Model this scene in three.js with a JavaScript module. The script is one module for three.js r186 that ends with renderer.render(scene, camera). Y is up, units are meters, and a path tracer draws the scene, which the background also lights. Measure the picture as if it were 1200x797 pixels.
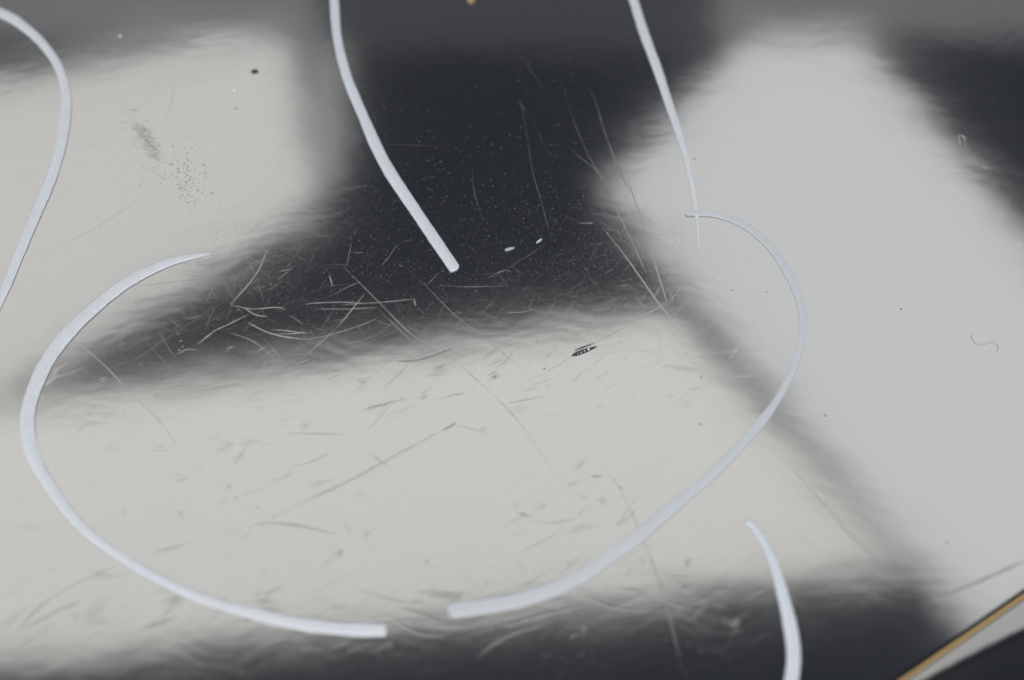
import * as THREE from 'three';
import { RectAreaLightUniformsLib } from 'three/addons/lights/RectAreaLightUniformsLib.js';
import { ImprovedNoise } from 'three/addons/math/ImprovedNoise.js';
import { mergeGeometries } from 'three/addons/utils/BufferGeometryUtils.js';

// ------------------------------------------------------------------ camera, room, lights, exposure
const MM = 0.001;
const scene = new THREE.Scene();
const FOV_H = 28, PITCH = 50 * Math.PI / 180, DIST = 0.2;
const ASPECT = 1200 / 797;
const camera = new THREE.PerspectiveCamera(2 * Math.atan(Math.tan(FOV_H / 2 * Math.PI / 180) / ASPECT) * 180 / Math.PI, ASPECT, 0.01, 20);
camera.position.set(0, DIST * Math.sin(PITCH), DIST * Math.cos(PITCH));
camera.lookAt(0, 0, 0);
camera.focus = 0.2055;
camera.userData.fStop = 17;
scene.background = new THREE.Color(0.03, 0.034, 0.042);          // the dim room around the table
RectAreaLightUniformsLib.init();
const PANELS = [   // centre, full edge vectors, colour, strength
  { label: 'large pale ceiling light panel mirrored across the lower middle of the sheet', c: [-0.3690, 1.6160, -1.0480], ex: [1.3498, -0.3868, 0.0833], ey: [0.4276, 1.3394, -0.7091], col: [1.0, 0.99, 0.955], k: 0.785 },
  { label: 'upright pale light panel mirrored along the right side of the sheet', c: [0.2200, 0.7350, -0.6220], ex: [0.0994, -0.2045, 0.0429], ey: [0.2292, 0.1588, 0.2265], col: [0.995, 1.0, 1.005], k: 0.69 },
  { label: 'narrow sideways light panel mirrored in the upper left of the sheet', c: [-0.3485, 1.2683, -1.2715], ex: [0.1705, 0.7499, -0.9440], ey: [0.0287, 0.1838, 0.1511], col: [1.0, 0.99, 0.965], k: 0.76 },
  { label: 'small dim light panel added to soften the right end of the upper left glow', c: [-0.2912, 2.1546, -2.2923], ex: [-0.0456, 0.8036, -0.8557], ey: [0.0014, 0.1845, 0.1733], col: [0.99, 1.0, 1.0], k: 0.36 },  // added dim panel, makes the neighbouring reflection fall off gradually
  { label: 'broad bluish fill light panel added out of view above and behind the camera', c: [-0.1, 0.62, 0.62], ex: [0.8, 0, 0], ey: [0, 0.4, -0.4], col: [0.95, 0.985, 1.03], k: 7.6 },  // added fill light that brightens the strands, outside every reflection
];
const renderer = new THREE.WebGLRenderer({ antialias: true });
renderer.toneMapping = THREE.LinearToneMapping;
renderer.toneMappingExposure = 1;
renderer.shadowMap.enabled = true;

// ------------------------------------------------------------------ helpers
let seed = 20240;
const rnd = () => { seed = (seed * 1664525 + 1013904223) >>> 0; return seed / 4294967296; };
const noise = new ImprovedNoise();
camera.updateMatrixWorld(true);
// the point of the table plane at height y under a place of the 1200 x 797 view
function at(px, py, y = 0) {
  const t = Math.tan(FOV_H / 2 * Math.PI / 180);
  const d = new THREE.Vector3((px / 600 - 1) * t, (1 - py / 398.5) * t / ASPECT, -1).applyQuaternion(camera.quaternion);
  return camera.position.clone().addScaledVector(d, (y - camera.position.y) / d.y);
}
const used = {};
const numbered = (n) => { const k = used[n] = (used[n] ?? -1) + 1; return k ? n + '_' + String(k).padStart(3, '0') : n; };
function mesh(name, geometry, material, parent) {
  const m = new THREE.Mesh(geometry, material);
  m.name = name; m.castShadow = m.receiveShadow = true;
  parent.add(m);
  return m;
}
function thing(name, label, category, group) {
  const o = new THREE.Group();
  o.name = numbered(name); o.userData = { label, category };
  if (group) o.userData.group = group;
  scene.add(o);
  return o;
}

// ------------------------------------------------------------------ light panels outside the frame: mirrored ones, plus an added edge softener and fill
for (const p of PANELS) {
  const c = new THREE.Vector3(...p.c), ex = new THREE.Vector3(...p.ex), ey = new THREE.Vector3(...p.ey);
  const w = ex.length(), h = ey.length(), x = ex.clone().normalize();
  let z = new THREE.Vector3().crossVectors(ex, ey).normalize();
  if (z.dot(c) > 0) z.negate();                                      // the lit side looks at the table
  const y = new THREE.Vector3().crossVectors(z, x).normalize();
  const t = thing('light_panel', p.label, 'light panel');
  t.position.copy(c);
  t.quaternion.setFromRotationMatrix(new THREE.Matrix4().makeBasis(x, y, z));
  const back = new THREE.BoxGeometry(w + 0.001, h + 0.001, 0.003); back.translate(0, 0, -0.0055);
  mesh('housing', back, new THREE.MeshStandardMaterial({ color: 0x15161a, roughness: 0.6 }), t);
  const glow = mesh('lamp_diffuser', new THREE.PlaneGeometry(w, h), new THREE.MeshStandardMaterial({ color: 0x777777, roughness: 0.9, emissive: new THREE.Color(...p.col), emissiveIntensity: 0.04 * p.k }), t);
  glow.position.z = -0.003;
  const l = new THREE.RectAreaLight(new THREE.Color(...p.col), p.k, w, h);
  l.name = 'panel_lamp'; l.rotation.y = Math.PI; l.position.z = 0;
  t.add(l);
}

// ------------------------------------------------------------------ low grey screen added out of view, cuts off the panels in the reflection
{
  const w = mesh('added_screen', new THREE.BoxGeometry(3, 0.505, 0.03), new THREE.MeshStandardMaterial({ color: new THREE.Color(.31, .308, .305), roughness: .9 }), scene);
  w.position.set(0, 0.405 - 0.505 / 2, -0.515); w.userData.kind = 'structure';
  const d = mesh('added_dark_board', new THREE.BoxGeometry(0.155, 0.507, 0.04), new THREE.MeshStandardMaterial({ color: new THREE.Color(.1, .1, .104), roughness: .9 }), scene);  // added dark board, deepens the middle of the mirrored grey band
  d.position.set(0.0015, 0.407 - 0.507 / 2, -0.515); d.userData.kind = 'structure';
}

// ------------------------------------------------------------------ the polished sheet: relief and wear
const TX0 = -0.075, TZ0 = -0.065, TWM = 0.15, THM = 0.12, TW = 2048, TH = 1638, TEXEL = TWM / TW;
const toTex = (px, py) => { const p = at(px, py); return [(p.x - TX0) / TEXEL, (p.z - TZ0) / TEXEL]; };
const cv = document.createElement('canvas'); cv.width = TW; cv.height = TH;
const ctx = cv.getContext('2d');
ctx.fillStyle = '#000'; ctx.fillRect(0, 0, TW, TH);
ctx.lineCap = 'butt'; ctx.lineJoin = 'round'; ctx.globalCompositeOperation = 'lighter';
let gain = .66;
function scratch(a, w, ...p) {                                       // strength, width in picture pixels, points; drawn with thin uneven ends
  const q = p.map(([x, y]) => toTex(x, y));
  const curve = q.length > 2 ? new THREE.SplineCurve(q.map((k) => new THREE.Vector2(...k))) : new THREE.LineCurve(new THREE.Vector2(...q[0]), new THREE.Vector2(...q[1]));
  const n = Math.max(6, Math.ceil(curve.getLength() / 9)), k0 = rnd() * 90;
  let o = curve.getPoint(0);
  for (let i = 1; i <= n; i++) {
    const c = curve.getPoint(i / n), m = Math.sin(Math.PI * Math.min(0.985, (i - 0.5) / n)) ** 0.7;
    const v = a * gain * m * (0.72 + 0.6 * noise.noise(k0, i * 0.3, 0.5) + .5 * noise.noise(k0, i * .9, 3.5));
    ctx.strokeStyle = `rgba(255,255,255,${Math.max(0, Math.min(1, v)).toFixed(3)})`;
    ctx.lineWidth = w * 0.72 * (0.7 + 0.3 * m);
    ctx.beginPath(); ctx.moveTo(o.x, o.y); ctx.lineTo(c.x, c.y); ctx.stroke();
    o = c;
  }
}
// long fine lines
scratch(.55, 1.3, [398, 308], [440, 350], [486, 395], [530, 420]); scratch(.55, 1.4, [530, 420], [562, 448], [600, 485], [634, 530], [661, 570]);
scratch(.4, 1.1, [443, 362], [480, 398], [512, 430]); scratch(.35, 1.1, [467, 306], [500, 336], [535, 371], [575, 402], [612, 432]);
scratch(.55, 1.5, [706, 266], [735, 303], [768, 350], [800, 392]); scratch(.5, 1.5, [662, 168], [682, 186], [702, 203], [722, 245], [742, 286], [757, 320]);
scratch(.34, 1.3, [655, 85], [672, 140], [690, 182], [704, 205]); scratch(.4, 1.2, [735, 210], [752, 258], [768, 310], [782, 355]);
scratch(.3, 1.6, [678, 96], [695, 112], [708, 152], [724, 196], [737, 222]); scratch(.35, 1.4, [606, 100], [616, 150], [624, 200], [634, 235], [645, 276]);
scratch(.3, 1.6, [608, 65], [622, 82], [641, 108]); scratch(.5, 2, [607, 118], [617, 131]); scratch(.35, 1.3, [553, 195], [556, 226], [567, 260]);
scratch(.3, 1.3, [620, 135], [645, 180], [660, 178]); scratch(.4, 1.3, [400, 223], [430, 217]); scratch(.26, 1.2, [436, 168], [530, 172]);
scratch(.5, 2, [676, 262], [696, 261]); scratch(.3, 1.1, [580, 464], [640, 436], [684, 409], [740, 379], [783, 352]); scratch(.3, 1.2, [742, 377], [780, 357]);
scratch(.42, 1.3, [695, 530], [708, 550], [725, 570], [752, 628], [776, 690], [790, 745], [802, 795]);
scratch(.3, 1.3, [10, 330], [45, 362], [72, 386], [118, 424], [145, 452], [190, 497], [215, 530], [300, 610], [372, 694]);
scratch(.35, 1.3, [900, 520], [935, 556], [965, 590], [1000, 630], [1025, 655], [1052, 690]); scratch(.2, 1.2, [905, 522], [970, 592], [1030, 656]);
scratch(.28, 1.5, [25, 303], [70, 288], [115, 265], [152, 240], [182, 214]); scratch(.35, 1.4, [205, 98], [199, 125], [191, 147]);
scratch(.4, 1.5, [158, 190], [175, 199], [198, 211]); scratch(.22, 1.3, [85, 165], [110, 170], [130, 178]); scratch(.3, 1.5, [170, 205], [162, 220]);
gain = .55;
// the nest of scratches in the left of the dark band
scratch(.65, 1.7, [270, 356], [287, 338], [302, 318], [310, 300], [313, 292]); scratch(.5, 1.7, [250, 388], [272, 378], [292, 368]); scratch(.3, 2, [232, 403], [252, 387]);
scratch(.6, 1.5, [270, 357], [295, 362], [325, 360], [335, 364]); scratch(.7, 1.9, [288, 362], [300, 369], [313, 371]);
scratch(.8, 1.8, [291, 378], [310, 388], [330, 394], [358, 398]); scratch(.6, 1.5, [322, 391], [345, 391], [360, 389]); scratch(.6, 1.4, [318, 386], [340, 388], [362, 391]);
scratch(.5, 1.5, [358, 398], [385, 393], [420, 382], [444, 372]); scratch(.55, 1.6, [428, 343], [413, 362], [395, 384]); scratch(.3, 1.5, [393, 386], [372, 405], [355, 420]);
scratch(.75, 1.5, [358, 356], [392, 354], [425, 355]); scratch(.6, 1.5, [400, 357], [450, 354], [487, 350]); scratch(.5, 1.4, [370, 362], [410, 362], [440, 360]);
scratch(.6, 2.4, [485, 350], [487, 358]); scratch(.5, 1.3, [386, 322], [389, 335]); scratch(.9, 1.5, [386, 323], [390, 335]); scratch(.4, 1.5, [412, 284], [406, 312]);
scratch(.4, 1.6, [466, 285], [455, 302], [446, 312]); scratch(.35, 1.4, [470, 284], [482, 281]); scratch(.4, 1.4, [385, 348], [410, 335], [425, 330]); scratch(.35, 1.3, [340, 370], [355, 379]);
scratch(.35, 1.6, [327, 318], [342, 315]); scratch(.3, 1.4, [325, 328], [340, 316]); scratch(.3, 1.4, [150, 336], [200, 331], [256, 325]); scratch(.25, 1.4, [160, 352], [230, 345]);
scratch(.3, 1.4, [310, 397], [322, 412], [336, 432]); scratch(.32, 1.4, [270, 390], [300, 402], [330, 430]); scratch(.3, 1.5, [322, 442], [345, 431], [383, 427]);
scratch(.35, 1.6, [468, 309], [472, 314]); scratch(.4, 1.6, [412, 296], [426, 296]); scratch(.3, 1.3, [513, 334], [550, 336], [592, 335]); scratch(.4, 1.7, [572, 326], [590, 317], [600, 319]);
scratch(.3, 1.3, [600, 312], [614, 324]); scratch(.28, 1.2, [585, 320], [615, 302], [642, 284]); scratch(.4, 1.7, [594, 366], [612, 366], [625, 362]); scratch(.3, 1.5, [500, 335], [515, 318]);
gain = 1.15;
// dull rubbed marks in the bright field
scratch(.55, 2.4, [466, 423], [495, 420], [530, 407]); scratch(.4, 1.6, [505, 417], [528, 409]); scratch(.75, 2.8, [519, 504], [527, 500], [535, 495]);
scratch(.17, 4, [540, 492], [500, 514], [455, 538], [400, 568], [350, 590], [308, 612]); scratch(.03, 8, [520, 504], [440, 548], [340, 598]);
scratch(.3, 1.8, [535, 499], [552, 502], [573, 510]); scratch(.28, 1.8, [560, 501], [572, 506]); scratch(.35, 2, [512, 469], [530, 463], [545, 461]); scratch(.22, 1.5, [420, 482], [455, 472], [480, 467]);
scratch(.35, 1.8, [595, 472], [608, 470], [640, 464]); scratch(.25, 2.2, [340, 547], [365, 541], [388, 529]); scratch(.25, 2, [309, 566], [330, 560], [345, 553]); scratch(.25, 1.8, [334, 508], [356, 508], [410, 509]);
scratch(.25, 2, [423, 481], [438, 476], [458, 473]); scratch(.3, 3, [288, 618], [310, 613], [350, 616], [402, 628]); scratch(.2, 2, [278, 637], [296, 621]); scratch(.22, 2, [290, 520], [284, 530], [272, 548]);
scratch(.3, 2.2, [605, 600], [618, 604], [632, 604]); scratch(.32, 2.2, [622, 611], [648, 613], [674, 607]); scratch(.5, 3, [692, 558], [708, 558]); scratch(.2, 1.3, [744, 556], [766, 544], [788, 531]);
scratch(.5, 1.9, [592, 735], [620, 725], [668, 713]); scratch(.25, 2, [605, 648], [640, 632], [655, 622]); scratch(.2, 2, [660, 571], [685, 562]); scratch(.2, 2, [432, 529], [447, 541], [458, 546]);
scratch(.22, 1.6, [325, 270], [370, 262]); scratch(.2, 3, [140, 660], [60, 700], [20, 740]); scratch(.25, 3, [30, 735], [75, 712], [95, 705]);
scratch(.45, 1.7, [1123, 158], [1126, 170]); scratch(.45, 1.7, [1128, 157], [1132, 170]); scratch(.35, 3, [1125, 158], [1133, 162]); scratch(.3, 3, [1150, 195], [1158, 198]);
scratch(.3, 1.6, [8, 98], [14, 96]); scratch(.3, 1.4, [0, 110], [18, 105]); scratch(.2, 1.6, [800, 455], [825, 455]); scratch(.2, 1.5, [770, 700], [830, 722]);
scratch(.3, 2, [460, 725], [490, 742], [520, 746]); scratch(.3, 2, [470, 712], [500, 722], [530, 733]); scratch(.25, 2, [420, 690], [470, 705], [500, 704]); scratch(.3, 2, [250, 715], [300, 722], [345, 735]);
scratch(.25, 2, [690, 700], [720, 712], [760, 716]); scratch(.25, 1.6, [720, 690], [745, 692], [762, 700]); scratch(.14, 4, [560, 770], [590, 748], [640, 730]);
gain = .7;
// the crease that runs out from the gold edge
scratch(.6, 1.8, [1094, 704], [1115, 695], [1135, 686]); scratch(.3, 3.5, [1112, 696], [1140, 684], [1165, 673]); scratch(.14, 6.5, [1135, 687], [1170, 671], [1215, 651]);
// many faint handling marks
for (let i = 0; i < 520; i++) {
  const x = rnd() * 900 - 20, y = 400 + rnd() * 370, l = 6 + rnd() ** 2 * 46, an = -0.42 + (rnd() - 0.5) * 1.1, b = (rnd() - .5) * 8;
  scratch(.012 + .07 * rnd() ** 2, 1.5 + rnd() * 3, [x, y], [x + l * .5 * Math.cos(an), y + l * .5 * Math.sin(an) + b], [x + l * Math.cos(an), y + l * Math.sin(an)]);
}
for (let i = 0; i < 900; i++) {
  const x = 150 + rnd() * 640, y = 240 + rnd() * 150, l = 3 + rnd() ** 2 * 34, an = (rnd() < .6 ? -0.6 : 0.8) + (rnd() - 0.5) * 1.3;
  scratch(.02 + .11 * rnd() ** 2, .7 + rnd() * .5, [x, y], [x + l * Math.cos(an), y + l * Math.sin(an)]);
}
for (let i = 0; i < 120; i++) {
  const x = rnd() * 1200, y = rnd() * 797, l = 3 + rnd() ** 2 * 30, an = rnd() * 6.3;
  scratch(.04 + .1 * rnd() ** 2, .8 + rnd(), [x, y], [x + l * Math.cos(an), y + l * Math.sin(an)]);
}
gain = .95;
// scuffs: little fans of fine parallel strokes
for (let i = 0; i < 150; i++) {
  const x = rnd() * 880 - 10, y = 410 + rnd() * 330, l = 8 + rnd() ** 2 * 44, an = -.38 + (rnd() - .5) * .9, n = 3 + rnd() * 4 | 0, a = .05 + .2 * rnd() ** 2, c = Math.cos(an), e = Math.sin(an);
  for (let j = 0; j < n; j++) { const d = (j - n / 2) * (1.1 + rnd()), o = (rnd() - .5) * l * .5, g = an + (rnd() - .5) * .14, m = l * (.4 + .6 * rnd()); scratch(a * (.5 + rnd()), 1.6, [x + o * c - d * e, y + o * e + d * c], [x + o * c - d * e + m * Math.cos(g), y + o * e + d * c + m * Math.sin(g)]); }
}
for (let i = 0; i < 70; i++) {
  const x = rnd() * 1000, y = 380 + rnd() * 340, l = 60 + rnd() * 170, an = (rnd() < .6 ? .85 : -.5) + (rnd() - .5) * .5;
  scratch(.015 + .05 * rnd() ** 2, .8 + rnd() * .5, [x, y], [x + l * .5 * Math.cos(an), y + l * .5 * Math.sin(an) + (rnd() - .5) * 6], [x + l * Math.cos(an), y + l * Math.sin(an)]);
}
gain = .8;
// pits beside the rubbed patch in the upper left, and dots elsewhere
function pit(x, y, r, a) { const q = toTex(x, y); ctx.fillStyle = `rgba(255,255,255,${a.toFixed(3)})`; ctx.beginPath(); ctx.arc(q[0], q[1], r, 0, 7); ctx.fill(); }
const gauss = () => rnd() + rnd() + rnd() - 1.5;
for (let i = 0; i < 120; i++) { const s = gauss(), d = gauss(); pit(218 + s * 24 + d * 4, 205 + d * 38, .8 + rnd() * .9, .08 + .3 * rnd()); }
for (let i = 0; i < 260; i++) { const s = gauss(), d = gauss(); pit(170 + s * 15 + d * 16, 165 + d * 32, .8 + rnd() * 1.1, .02 + .1 * rnd()); }
for (let i = 0; i < 46; i++) { const d = rnd(); scratch(.04 + .06 * rnd(), 3.8, [150 + d * 22 + rnd() * 5, 142 + d * 42], [172 + d * 14 + rnd() * 8, 146 + d * 40 + rnd() * 8]); }
for (let i = 0; i < 6; i++) scratch(.03, 5, [152 + i * 6 + rnd() * 4, 145 + i * 5], [176 + i * 3, 168 + i * 4 + rnd() * 6]);
scratch(.3, 3, [150, 128], [163, 130]);
for (const [x, y, a] of [[277, 127, .9], [1056, 362, .6], [967, 487, .6], [822, 442, .4], [821, 497, .5], [858, 340, .35], [899, 342, .3], [1110, 636, .4], [580, 442, .5], [638, 432, .5], [814, 186, .5], [728, 572, .4], [302, 594, .3], [276, 583, .35]]) pit(x, y, 1.6, a);
for (let i = 0; i < 500; i++) pit(rnd() * 1200, rnd() * 797, .6 + rnd() * .6, .02 + .12 * rnd() ** 2);

const wear = ctx.getImageData(0, 0, TW, TH).data, N = TW * TH;
const height = new Float32Array(N), normals = new Float32Array(N * 4), rough = new Uint8Array(N * 4);
for (let j = 0, i = 0; j < TH; j++) {
  const z = j * TEXEL * 1000;
  for (let k = 0; k < TW; k++, i++) {
    const x = k * TEXEL * 1000;                                      // millimetres
    const warp = noise.noise(x * .13, z * .13, 9.1) * 2;
    let h = 4.6e-6 * noise.noise(x * .16 + 3, z * .2, 1.5) + .8e-6 * noise.noise(x * .5, z * .75 + warp, 4.2);
    h += .12e-6 * noise.noise(x * .85 + z * .5, z * 2.3 + warp, 7.7) + .05e-6 * noise.noise(x * 3.1 + z, z * 5.6, 2.2);
    const s = wear[i * 4] / 255;
    height[i] = h - s * 1.6e-6;
    const fine = noise.noise(x * 6.3, z * 6.3, 5.5), broad = noise.noise(x * .22, z * .3, 6.6);
    const r = .07 + .005 * broad + .006 * fine + .5 * Math.min(.9, s) ** .72;
    const o = ((TH - 1 - j) * TW + k) * 4;
    rough[o] = rough[o + 1] = rough[o + 2] = Math.round(255 * Math.min(.7, r)); rough[o + 3] = 255;
  }
}
for (let j = 0; j < TH; j++) for (let k = 0; k < TW; k++) {
  const l = height[j * TW + Math.max(0, k - 1)], r = height[j * TW + Math.min(TW - 1, k + 1)], u = height[Math.max(0, j - 1) * TW + k], d = height[Math.min(TH - 1, j + 1) * TW + k];
  const sx = -(r - l) / (2 * TEXEL), sy = -(u - d) / (2 * TEXEL), n = 1 / Math.hypot(sx, sy, 1), o = ((TH - 1 - j) * TW + k) * 4;
  normals[o] = sx * n * .5 + .5; normals[o + 1] = sy * n * .5 + .5; normals[o + 2] = n * .5 + .5; normals[o + 3] = 1;
}
const texture = (data, type) => {
  const t = new THREE.DataTexture(data, TW, TH, THREE.RGBAFormat, type);
  t.magFilter = t.minFilter = THREE.LinearFilter; t.wrapS = t.wrapT = THREE.MirroredRepeatWrapping; t.needsUpdate = true;
  return t;
};
const sheetMetal = new THREE.MeshStandardMaterial({ name: 'polished_metal', color: new THREE.Color(0.665, 0.665, 0.66), metalness: 1, roughness: 1, roughnessMap: texture(rough, THREE.UnsignedByteType), normalMap: texture(normals, THREE.FloatType) });

// ------------------------------------------------------------------ the sheet, its gold bead and its turned rim
const sheet = thing('metal_sheet', 'scratched mirror-polished silver metal sheet with a gold-lined rim at one corner', 'metal sheet');
const E0 = at(1045, 797), E1 = at(1200, 690);                          // the edge of the flat field
const along = E1.clone().sub(E0).normalize(), out = new THREE.Vector3(-along.z, 0, along.x);
if (out.z < 0) out.negate();
const onEdge = (s, o, y = 0) => E0.clone().addScaledVector(along, s).addScaledVector(out, o).setY(y);
{
  const a = onEdge(-0.06, 0), b = onEdge(0.09, 0);
  const s = new THREE.Shape();
  s.moveTo(-0.11, -a.z); s.lineTo(a.x, -a.z); s.lineTo(b.x, -b.z); s.lineTo(b.x, 0.1); s.lineTo(-0.11, 0.1); s.closePath();
  const g = new THREE.ExtrudeGeometry(s, { depth: 1.5 * MM, bevelEnabled: false });
  g.rotateX(-Math.PI / 2); g.translate(0, -1.5 * MM, 0);
  const p = g.attributes.position, uv = g.attributes.uv;
  for (let i = 0; i < p.count; i++) uv.setXY(i, (p.getX(i) - TX0) / TWM, (TZ0 + THM - p.getZ(i)) / THM);
  mesh('plate', g, sheetMetal, sheet);
}
// rim: a strip swept along the edge; the ridge line drifts outward along it
function sweep(profile, s0, s1, n) {                                    // profile(s) -> [[outward, height], ...]
  const v = [], uv = [], idx = [];
  let m = 0;
  for (let i = 0; i <= n; i++) {
    const s = s0 + (s1 - s0) * i / n, q = profile(s);
    m = q.length;
    q.forEach(([o, y], k) => { const p = onEdge(s, o, y); v.push(p.x, p.y, p.z); uv.push(s * 20, k / (m - 1)); });
  }
  for (let i = 0; i < n; i++) for (let k = 0; k < m - 1; k++) { const a = i * m + k, b = a + m; idx.push(a, a + 1, b, a + 1, b + 1, b); }
  const g = new THREE.BufferGeometry();
  g.setAttribute('position', new THREE.Float32BufferAttribute(v, 3)); g.setAttribute('uv', new THREE.Float32BufferAttribute(uv, 2)); g.setIndex(idx);
  g.computeVertexNormals();
  return g;
}
const rimMetal = new THREE.MeshStandardMaterial({ name: 'rim_metal', color: new THREE.Color(0.5, 0.5, 0.49), metalness: 1, roughness: 0.17 });
mesh('rim', sweep((s) => {
  const w = (1.05 + s * 1000 * 0.14) * MM, q = [];                      // breadth of the first slope
  let o = 0.75 * MM, y = -0.02 * MM;
  const step = 0.12 * MM;
  q.push([0.02 * MM, -0.5 * MM], [0.3 * MM, -0.5 * MM], [0.6 * MM, -0.3 * MM], [o, y]);
  for (let k = 0; k < 120; k++) {
    const d = o - 0.75 * MM, f = THREE.MathUtils.smoothstep(d, w - Math.min(1 * MM, w * .5), w + Math.min(1 * MM, w * .5)), tilt = THREE.MathUtils.degToRad(-5 + 45 * f);
    o += step * Math.cos(tilt); y -= step * Math.sin(tilt); q.push([o, y]);
  }
  return q;
}, -0.06, 0.09, 60), rimMetal, sheet);
const gold = new THREE.MeshStandardMaterial({ name: 'gold', color: new THREE.Color(0.95, 0.66, 0.3), metalness: 1, roughness: 0.28 });
mesh('gold_bead', sweep(() => { const q = []; for (let k = 0; k <= 14; k++) { const a = Math.PI * (1 - k / 14); const o = Math.cos(a); q.push([0.52 * MM + 0.21 * MM * o, -0.02 * MM + 0.028 * MM * o + 0.035 * MM * (Math.sqrt(Math.sin(a) + 1e-9) - 1)]); } return q; }, -0.06, 0.09, 40), gold, sheet);

// gouge with a raised burr, left of the middle of the right half
{
  const dark = new THREE.MeshStandardMaterial({ name: 'burr', color: new THREE.Color(0.09, 0.09, 0.095), metalness: 0.6, roughness: 0.55 });
  const sliver = (a, b, w, hgt) => {
    const A = at(...a), B = at(...b), d = B.clone().sub(A), L = d.length(), g = new THREE.SphereGeometry(1, 20, 10);
    const p = g.attributes.position;
    for (let i = 0; i < p.count; i++) { const k = 1 + .16 * noise.noise(p.getX(i) * 5, p.getZ(i) * 3, a[0] * .37); p.setXYZ(i, p.getX(i), p.getY(i) * k, p.getZ(i) * k * (1 - .3 * p.getX(i))); }
    g.scale(L / 2, hgt * MM, w * MM / 2); g.computeVertexNormals();
    g.rotateY(Math.atan2(-d.z, d.x)); const m = A.add(B).multiplyScalar(.5); g.translate(m.x, 0.01 * MM, m.z);
    return g;
  };
  const gouge = mesh('gouge', mergeGeometries([sliver([670, 417], [700, 406], .5, .05), sliver([673, 411], [696, 402], .16, .04)]), dark, sheet);
  const bright = new THREE.MeshStandardMaterial({ name: 'bare_burr', color: new THREE.Color(0.8, 0.8, 0.8), metalness: 0.3, roughness: 0.4 });
  mesh('burr_bead', mergeGeometries([[681, 413.4, .07], [685, 411.6, .08], [689.8, 409.8, .12], [677.5, 414.6, .05]].map(([x, y, r]) => { const q = at(x, y), g = new THREE.SphereGeometry(r * MM, 10, 8); g.translate(q.x, .045 * MM, q.z); return g; })), bright, gouge);
}

// ------------------------------------------------------------------ the white strands
function strand(pts, opt = {}) {                                        // [x, y, width] in picture pixels, each end 'cut', 'frayed' or 'tip'
  const c = new THREE.CatmullRomCurve3(pts.map((q) => new THREE.Vector3(...q)), false, 'centripetal');
  const n = opt.n ?? 170, ring = 20, v = [], uv = [], idx = [], len = c.getLength(), k0 = opt.seed ?? 1;
  const ts = [];
  for (let i = 0; i <= n; i++) ts.push(i / n);
  const w0 = pts[0][2], w1 = pts[pts.length - 1][2];
  const extra = [.002, .01, .03, .06, .1, .16, .22, .3].map((k) => [k * w0 * .6 / len, 1 - k * w1 * .6 / len]).flat();
  const all = [...new Set([...ts, ...extra])].sort((a, b) => a - b);
  all.forEach((t) => {
    const p = c.getPointAt(t), d = c.getTangentAt(t), l = Math.hypot(d.x, d.y) || 1, nx = -d.y / l, ny = d.x / l;
    const e0 = Math.min(1, t * len / (w0 * .17)), e1 = Math.min(1, (1 - t) * len / (w1 * .17));
    const round = Math.sqrt(Math.max(0, 1 - (1 - e0) ** 2)) * Math.sqrt(Math.max(0, 1 - (1 - e1) ** 2));
    const w = p.z * .83 * (1 + .09 * noise.noise(t * len * .03, k0, .3)) * Math.max(round, .02);
    const side = at(p.x + nx * w / 2, p.y + ny * w / 2).sub(at(p.x - nx * w / 2, p.y - ny * w / 2)).multiplyScalar(.5);
    const jl = 1 + .06 * noise.noise(t * len * .12, k0, 4.3) + .025 * noise.noise(t * len * .4, k0, 1.3), jr = 1 + .06 * noise.noise(t * len * .12, k0, 8.3) + .025 * noise.noise(t * len * .4, k0, 6.3);
    const along = at(p.x + d.x / l, p.y + d.y / l).sub(at(p.x, p.y)), ends = Math.max(0, 1 - t * len / (w0 * .5)) + Math.max(0, 1 - (1 - t) * len / (w1 * .5));
    const mid = at(p.x, p.y), hw = side.length(), hy = hw * (opt.flat ?? .14), lift = opt.lift ? opt.lift(t) : 0;
    for (let k = 0; k < ring; k++) {
      const a = k / ring * Math.PI * 2, ca = Math.cos(a), sa = Math.sin(a);
      const bump = 1 + .05 * noise.noise(Math.cos(a) * 2.2 + k0 * 3, Math.sin(a) * 2.2, t * len * .02);
      const sw = ca * bump * (ca > 0 ? jr : jl), fray = ends * 2.6 * noise.noise(ca * 2.3 + k0, sa * 1.2, 3.3);
      v.push(mid.x + side.x * sw + along.x * fray, .00001 + lift + hy * (1 + Math.sign(sa) * Math.abs(sa) ** .9 * (sa > 0 ? bump : .98)), mid.z + side.z * sw + along.z * fray);
      uv.push(t * len / 60, k / ring);
    }
  });
  const m = all.length;
  for (let i = 0; i < m - 1; i++) for (let k = 0; k < ring; k++) { const a = i * ring + k, b = i * ring + (k + 1) % ring; idx.push(a, a + ring, b, b, a + ring, b + ring); }
  for (const e of [0, m - 1]) {
    const base = v.length / 3, o = e * ring; let x = 0, y = 0, z = 0;
    for (let k = 0; k < ring; k++) { x += v[(o + k) * 3] / ring; y += v[(o + k) * 3 + 1] / ring; z += v[(o + k) * 3 + 2] / ring; }
    v.push(x, y, z); uv.push(0, 0);
    for (let k = 0; k < ring; k++) e ? idx.push(base, o + (k + 1) % ring, o + k) : idx.push(base, o + k, o + (k + 1) % ring);
  }
  const g = new THREE.BufferGeometry();
  g.setAttribute('position', new THREE.Float32BufferAttribute(v, 3)); g.setAttribute('uv', new THREE.Float32BufferAttribute(uv, 2)); g.setIndex(idx);
  g.computeVertexNormals();
  return g;
}
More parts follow.
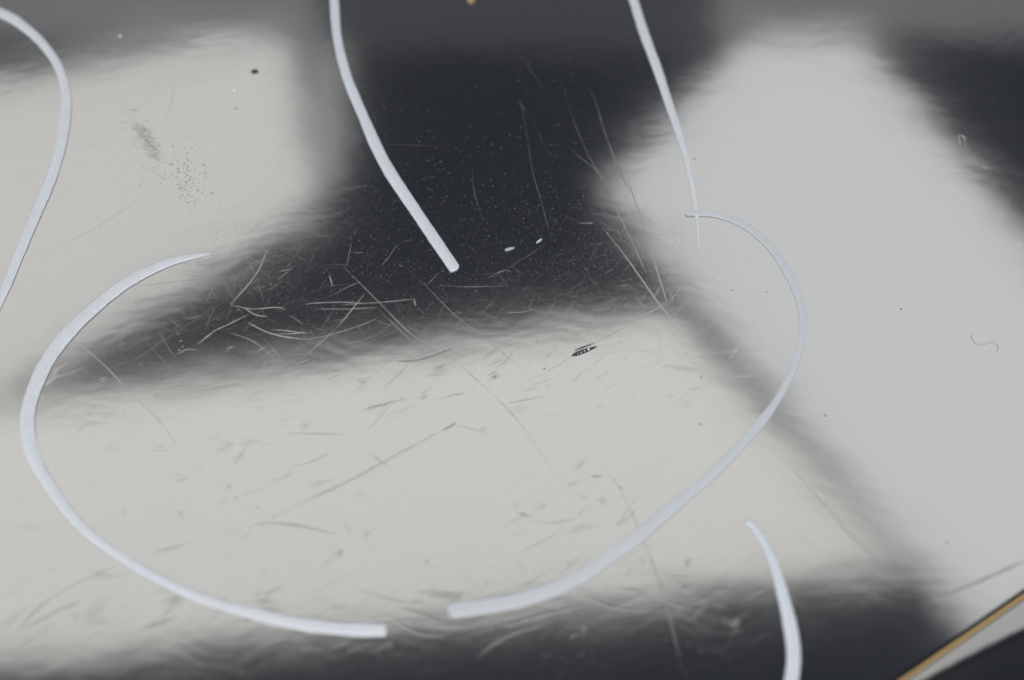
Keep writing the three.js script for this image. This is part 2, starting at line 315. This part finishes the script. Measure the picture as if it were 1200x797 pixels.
// lengthwise fibre grain
const GW = 512, GH = 128, grain = new Uint8Array(GW * GH * 4);
for (let j = 0; j < GH; j++) for (let i = 0; i < GW; i++) {
  const a = j / GH * Math.PI * 2, f = .5 + .32 * noise.noise(Math.cos(a) * 6, Math.sin(a) * 6, i * .012) + .3 * noise.noise(Math.cos(a) * 15, Math.sin(a) * 15, i * .05) + .22 * noise.noise(Math.cos(a) * 3, Math.sin(a) * 3 + 7, i * .11);
  const o = (j * GW + i) * 4; grain[o] = grain[o + 1] = grain[o + 2] = Math.max(0, Math.min(255, f * 255)); grain[o + 3] = 255;
}
const grainMap = new THREE.DataTexture(grain, GW, GH, THREE.RGBAFormat); grainMap.magFilter = grainMap.minFilter = THREE.LinearFilter; grainMap.wrapS = THREE.MirroredRepeatWrapping; grainMap.wrapT = THREE.RepeatWrapping; grainMap.needsUpdate = true;
const fibreMap = grainMap.clone(); fibreMap.image = { data: grain.map((q, i) => i % 4 === 3 ? 255 : 212 + q * .17), width: GW, height: GH }; fibreMap.source = new THREE.TextureSource(fibreMap.image); fibreMap.colorSpace = THREE.SRGBColorSpace; fibreMap.needsUpdate = true;
const nylon = (r, g, b, t, extra = {}) => new THREE.MeshPhysicalMaterial({ name: 'pale_fibre', color: new THREE.Color(r, g, b), roughness: .5, transmission: t, thickness: 0, ior: 1.48, bumpMap: grainMap, bumpScale: .00003, ...extra });
const GROUP = 'pale curved strands lying on the polished sheet';
function addStrand(label, geometry, material) {
  const t = mesh(numbered('strand'), geometry, material, scene);
  t.userData = { label, category: 'strand', group: GROUP };
  return t;
}
const milky = nylon(.96, .972, .985, .18, { map: fibreMap }), white = nylon(.89, .92, .95, .12, { map: fibreMap }), clear = nylon(.9, .91, .92, .55, { roughness: .4 });
addStrand('white strand arching out of the left edge near the top left corner',
  strand([[-14, 9, 13], [0, 15, 13], [22, 27, 13], [50, 52, 12], [68, 78, 12], [77, 108, 14], [75, 150, 16], [63, 200, 16], [45, 245, 15], [26, 290, 14], [10, 330, 13], [-4, 362, 11], [-14, 385, 10]], { seed: 3 }), milky);
addStrand('white strand running from the top edge to a blunt cut end in the dark middle',
  strand([[391, -14, 13], [392, 5, 13], [395, 42, 12], [405, 85, 13], [424, 133, 14], [450, 190, 16], [484, 243, 16], [513, 286, 16], [534, 317, 16]], { seed: 5, flat: .13 }), white);
addStrand('thin white strand tapering down from the top edge, its tip crossed by another strand',
  strand([[738, -14, 13], [743, 2, 13], [755, 40, 13], [770, 80, 13], [785, 125, 11], [800, 170, 9], [810, 210, 7.5], [815, 240, 6], [817.5, 262, 4], [819, 290, 1.5]], { seed: 7, flat: .13 }), milky);
addStrand('widest white strand, C-shaped, from a pointed tip to a blunt end at lower left',
  strand([[246, 297.5, 2.5], [225, 301, 8], [200, 307, 12], [150, 331, 15], [100, 371, 18], [61, 415, 20], [39, 460, 21], [32, 495, 21], [39, 535, 20], [65, 580, 17], [100, 622, 15], [145, 655, 14], [190, 681, 14], [240, 703, 15], [300, 720, 17], [350, 731, 18], [400, 737, 18], [453, 738.5, 18]], { seed: 11, n: 240 }), milky);
addStrand('long clear strand looping from a crossing at upper right to a blunt end at bottom',
  strand([[804, 251.5, 5], [838, 252, 8], [870, 263, 9], [900, 287, 10], [925, 323, 11], [940, 365, 11], [938, 405, 11], [926, 440, 10], [914, 464, 10], [895, 491, 13], [865, 525, 14], [830, 560, 14], [790, 593, 17], [750, 627, 19], [715, 652, 19], [690, 670, 19], [650, 690, 21], [600, 705, 20], [560, 712, 20], [526, 716, 20]], { seed: 13, n: 260, flat: .13, lift: (t) => .0001 * Math.max(0, 1 - t * 14) }), clear);
addStrand('short white strand with a rounded top, rising from the bottom edge at lower right',
  strand([[874, 611, 9], [884, 619, 10], [894, 634, 11], [906, 658, 14], [916, 692, 16], [925, 730, 19], [930, 768, 20], [927, 800, 21], [922, 822, 21]], { seed: 17 }), white);

// ------------------------------------------------------------------ specks, lint and dust
function pebble(r, sx, sy, sz, k) {
  const g = new THREE.IcosahedronGeometry(r, 3), p = g.attributes.position;
  for (let i = 0; i < p.count; i++) { const f = 1 + .3 * noise.noise(p.getX(i) / r * 1.6 + k, p.getY(i) / r * 1.6, p.getZ(i) / r * 1.6); p.setXYZ(i, p.getX(i) * f * sx, p.getY(i) * f * sy, p.getZ(i) * f * sz); }
  g.computeVertexNormals(); g.computeBoundingBox(); g.translate(0, -g.boundingBox.min.y, 0);
  return g;
}
function speck(name, label, category, px, py, geometry, color, turn = 0) {
  const m = mesh(numbered(name), geometry, new THREE.MeshStandardMaterial({ color: new THREE.Color(...color), roughness: .8 }), scene);
  m.position.copy(at(px, py)); m.rotation.y = turn; m.userData = { label, category };
}
speck('crumb', 'small flat dark brown crumb in the pale reflection at upper left', 'crumb', 298.5, 84, pebble(.27 * MM, 1.5, .35, .8, 2), [.05, .042, .03], .1);
speck('crumb', 'tan rounded crumb cut off by the top edge of the picture', 'crumb', 552, 0.5, pebble(.42 * MM, 1.1, .5, .9, 5), [.42, .3, .16]);
speck('lint', 'white comet-shaped lint fleck right of the cut strand end in the dark middle', 'lint', 597, 292, pebble(.22 * MM, 2.4, .3, .75, 8), [.42, .44, .46], .38);
speck('lint', 'small bright white sliver, rightmost of the two flecks in the dark middle', 'lint', 632, 282.5, pebble(.17 * MM, 2.3, .35, .6, 9), [.6, .6, .6], .8);
speck('lint', 'tiny white fleck below the dark brown crumb at upper left', 'lint', 275, 106.5, pebble(.17 * MM, 1, .4, 1.2, 4), [.85, .87, .88]);
speck('lint', 'tiny pale fleck in the grey haze near the top left corner', 'lint', 140.5, 42.5, pebble(.14 * MM, 1.2, .4, .9, 6), [.75, .76, .75]);
{
  const q = [[1138, 392], [1140, 398], [1147, 402], [1155, 401], [1162, 399], [1168, 402], [1170, 407], [1168, 411]].map(([x, y], i) => at(x, y, .00005 + .00012 * Math.sin(i * .45)));
  const t = mesh('hair', new THREE.TubeGeometry(new THREE.CatmullRomCurve3(q), 60, .018 * MM, 6), new THREE.MeshStandardMaterial({ color: new THREE.Color(.34, .33, .32), roughness: .6 }), scene);
  t.userData = { label: 'tiny curled grey hair in the pale area near the right edge', category: 'hair' };
}
{
  const COUNT = 10000, g = new THREE.IcosahedronGeometry(1, 0);
  const inst = new THREE.InstancedMesh(g, new THREE.MeshStandardMaterial({ color: 0xffffff, roughness: .9 }), COUNT);
  const m = new THREE.Matrix4(), q = new THREE.Quaternion(), e = new THREE.Euler(), col = new THREE.Color();
  for (let i = 0; i < COUNT; i++) {
    const near = rnd() < .5, x = near ? 130 + rnd() * 700 : rnd() * 1240 - 20, y = near ? 270 + gauss() * 150 : rnd() * 830 - 15;
    const r = (.01 + .019 * rnd() ** 3) * MM, p = at(x, y, r * .8);
    e.set(rnd() * 6, rnd() * 6, rnd() * 6); q.setFromEuler(e);
    m.compose(p, q, new THREE.Vector3(r * (1 + rnd()), r, r)); inst.setMatrixAt(i, m);
    const k = .15 + .3 * rnd(); inst.setColorAt(i, col.setRGB(k, k, k * 1.03));
  }
  inst.name = 'dust'; inst.castShadow = inst.receiveShadow = true;
  inst.userData = { label: 'fine pale dust motes scattered over the polished sheet', category: 'dust', kind: 'stuff' };
  scene.add(inst);
}
renderer.render(scene, camera);
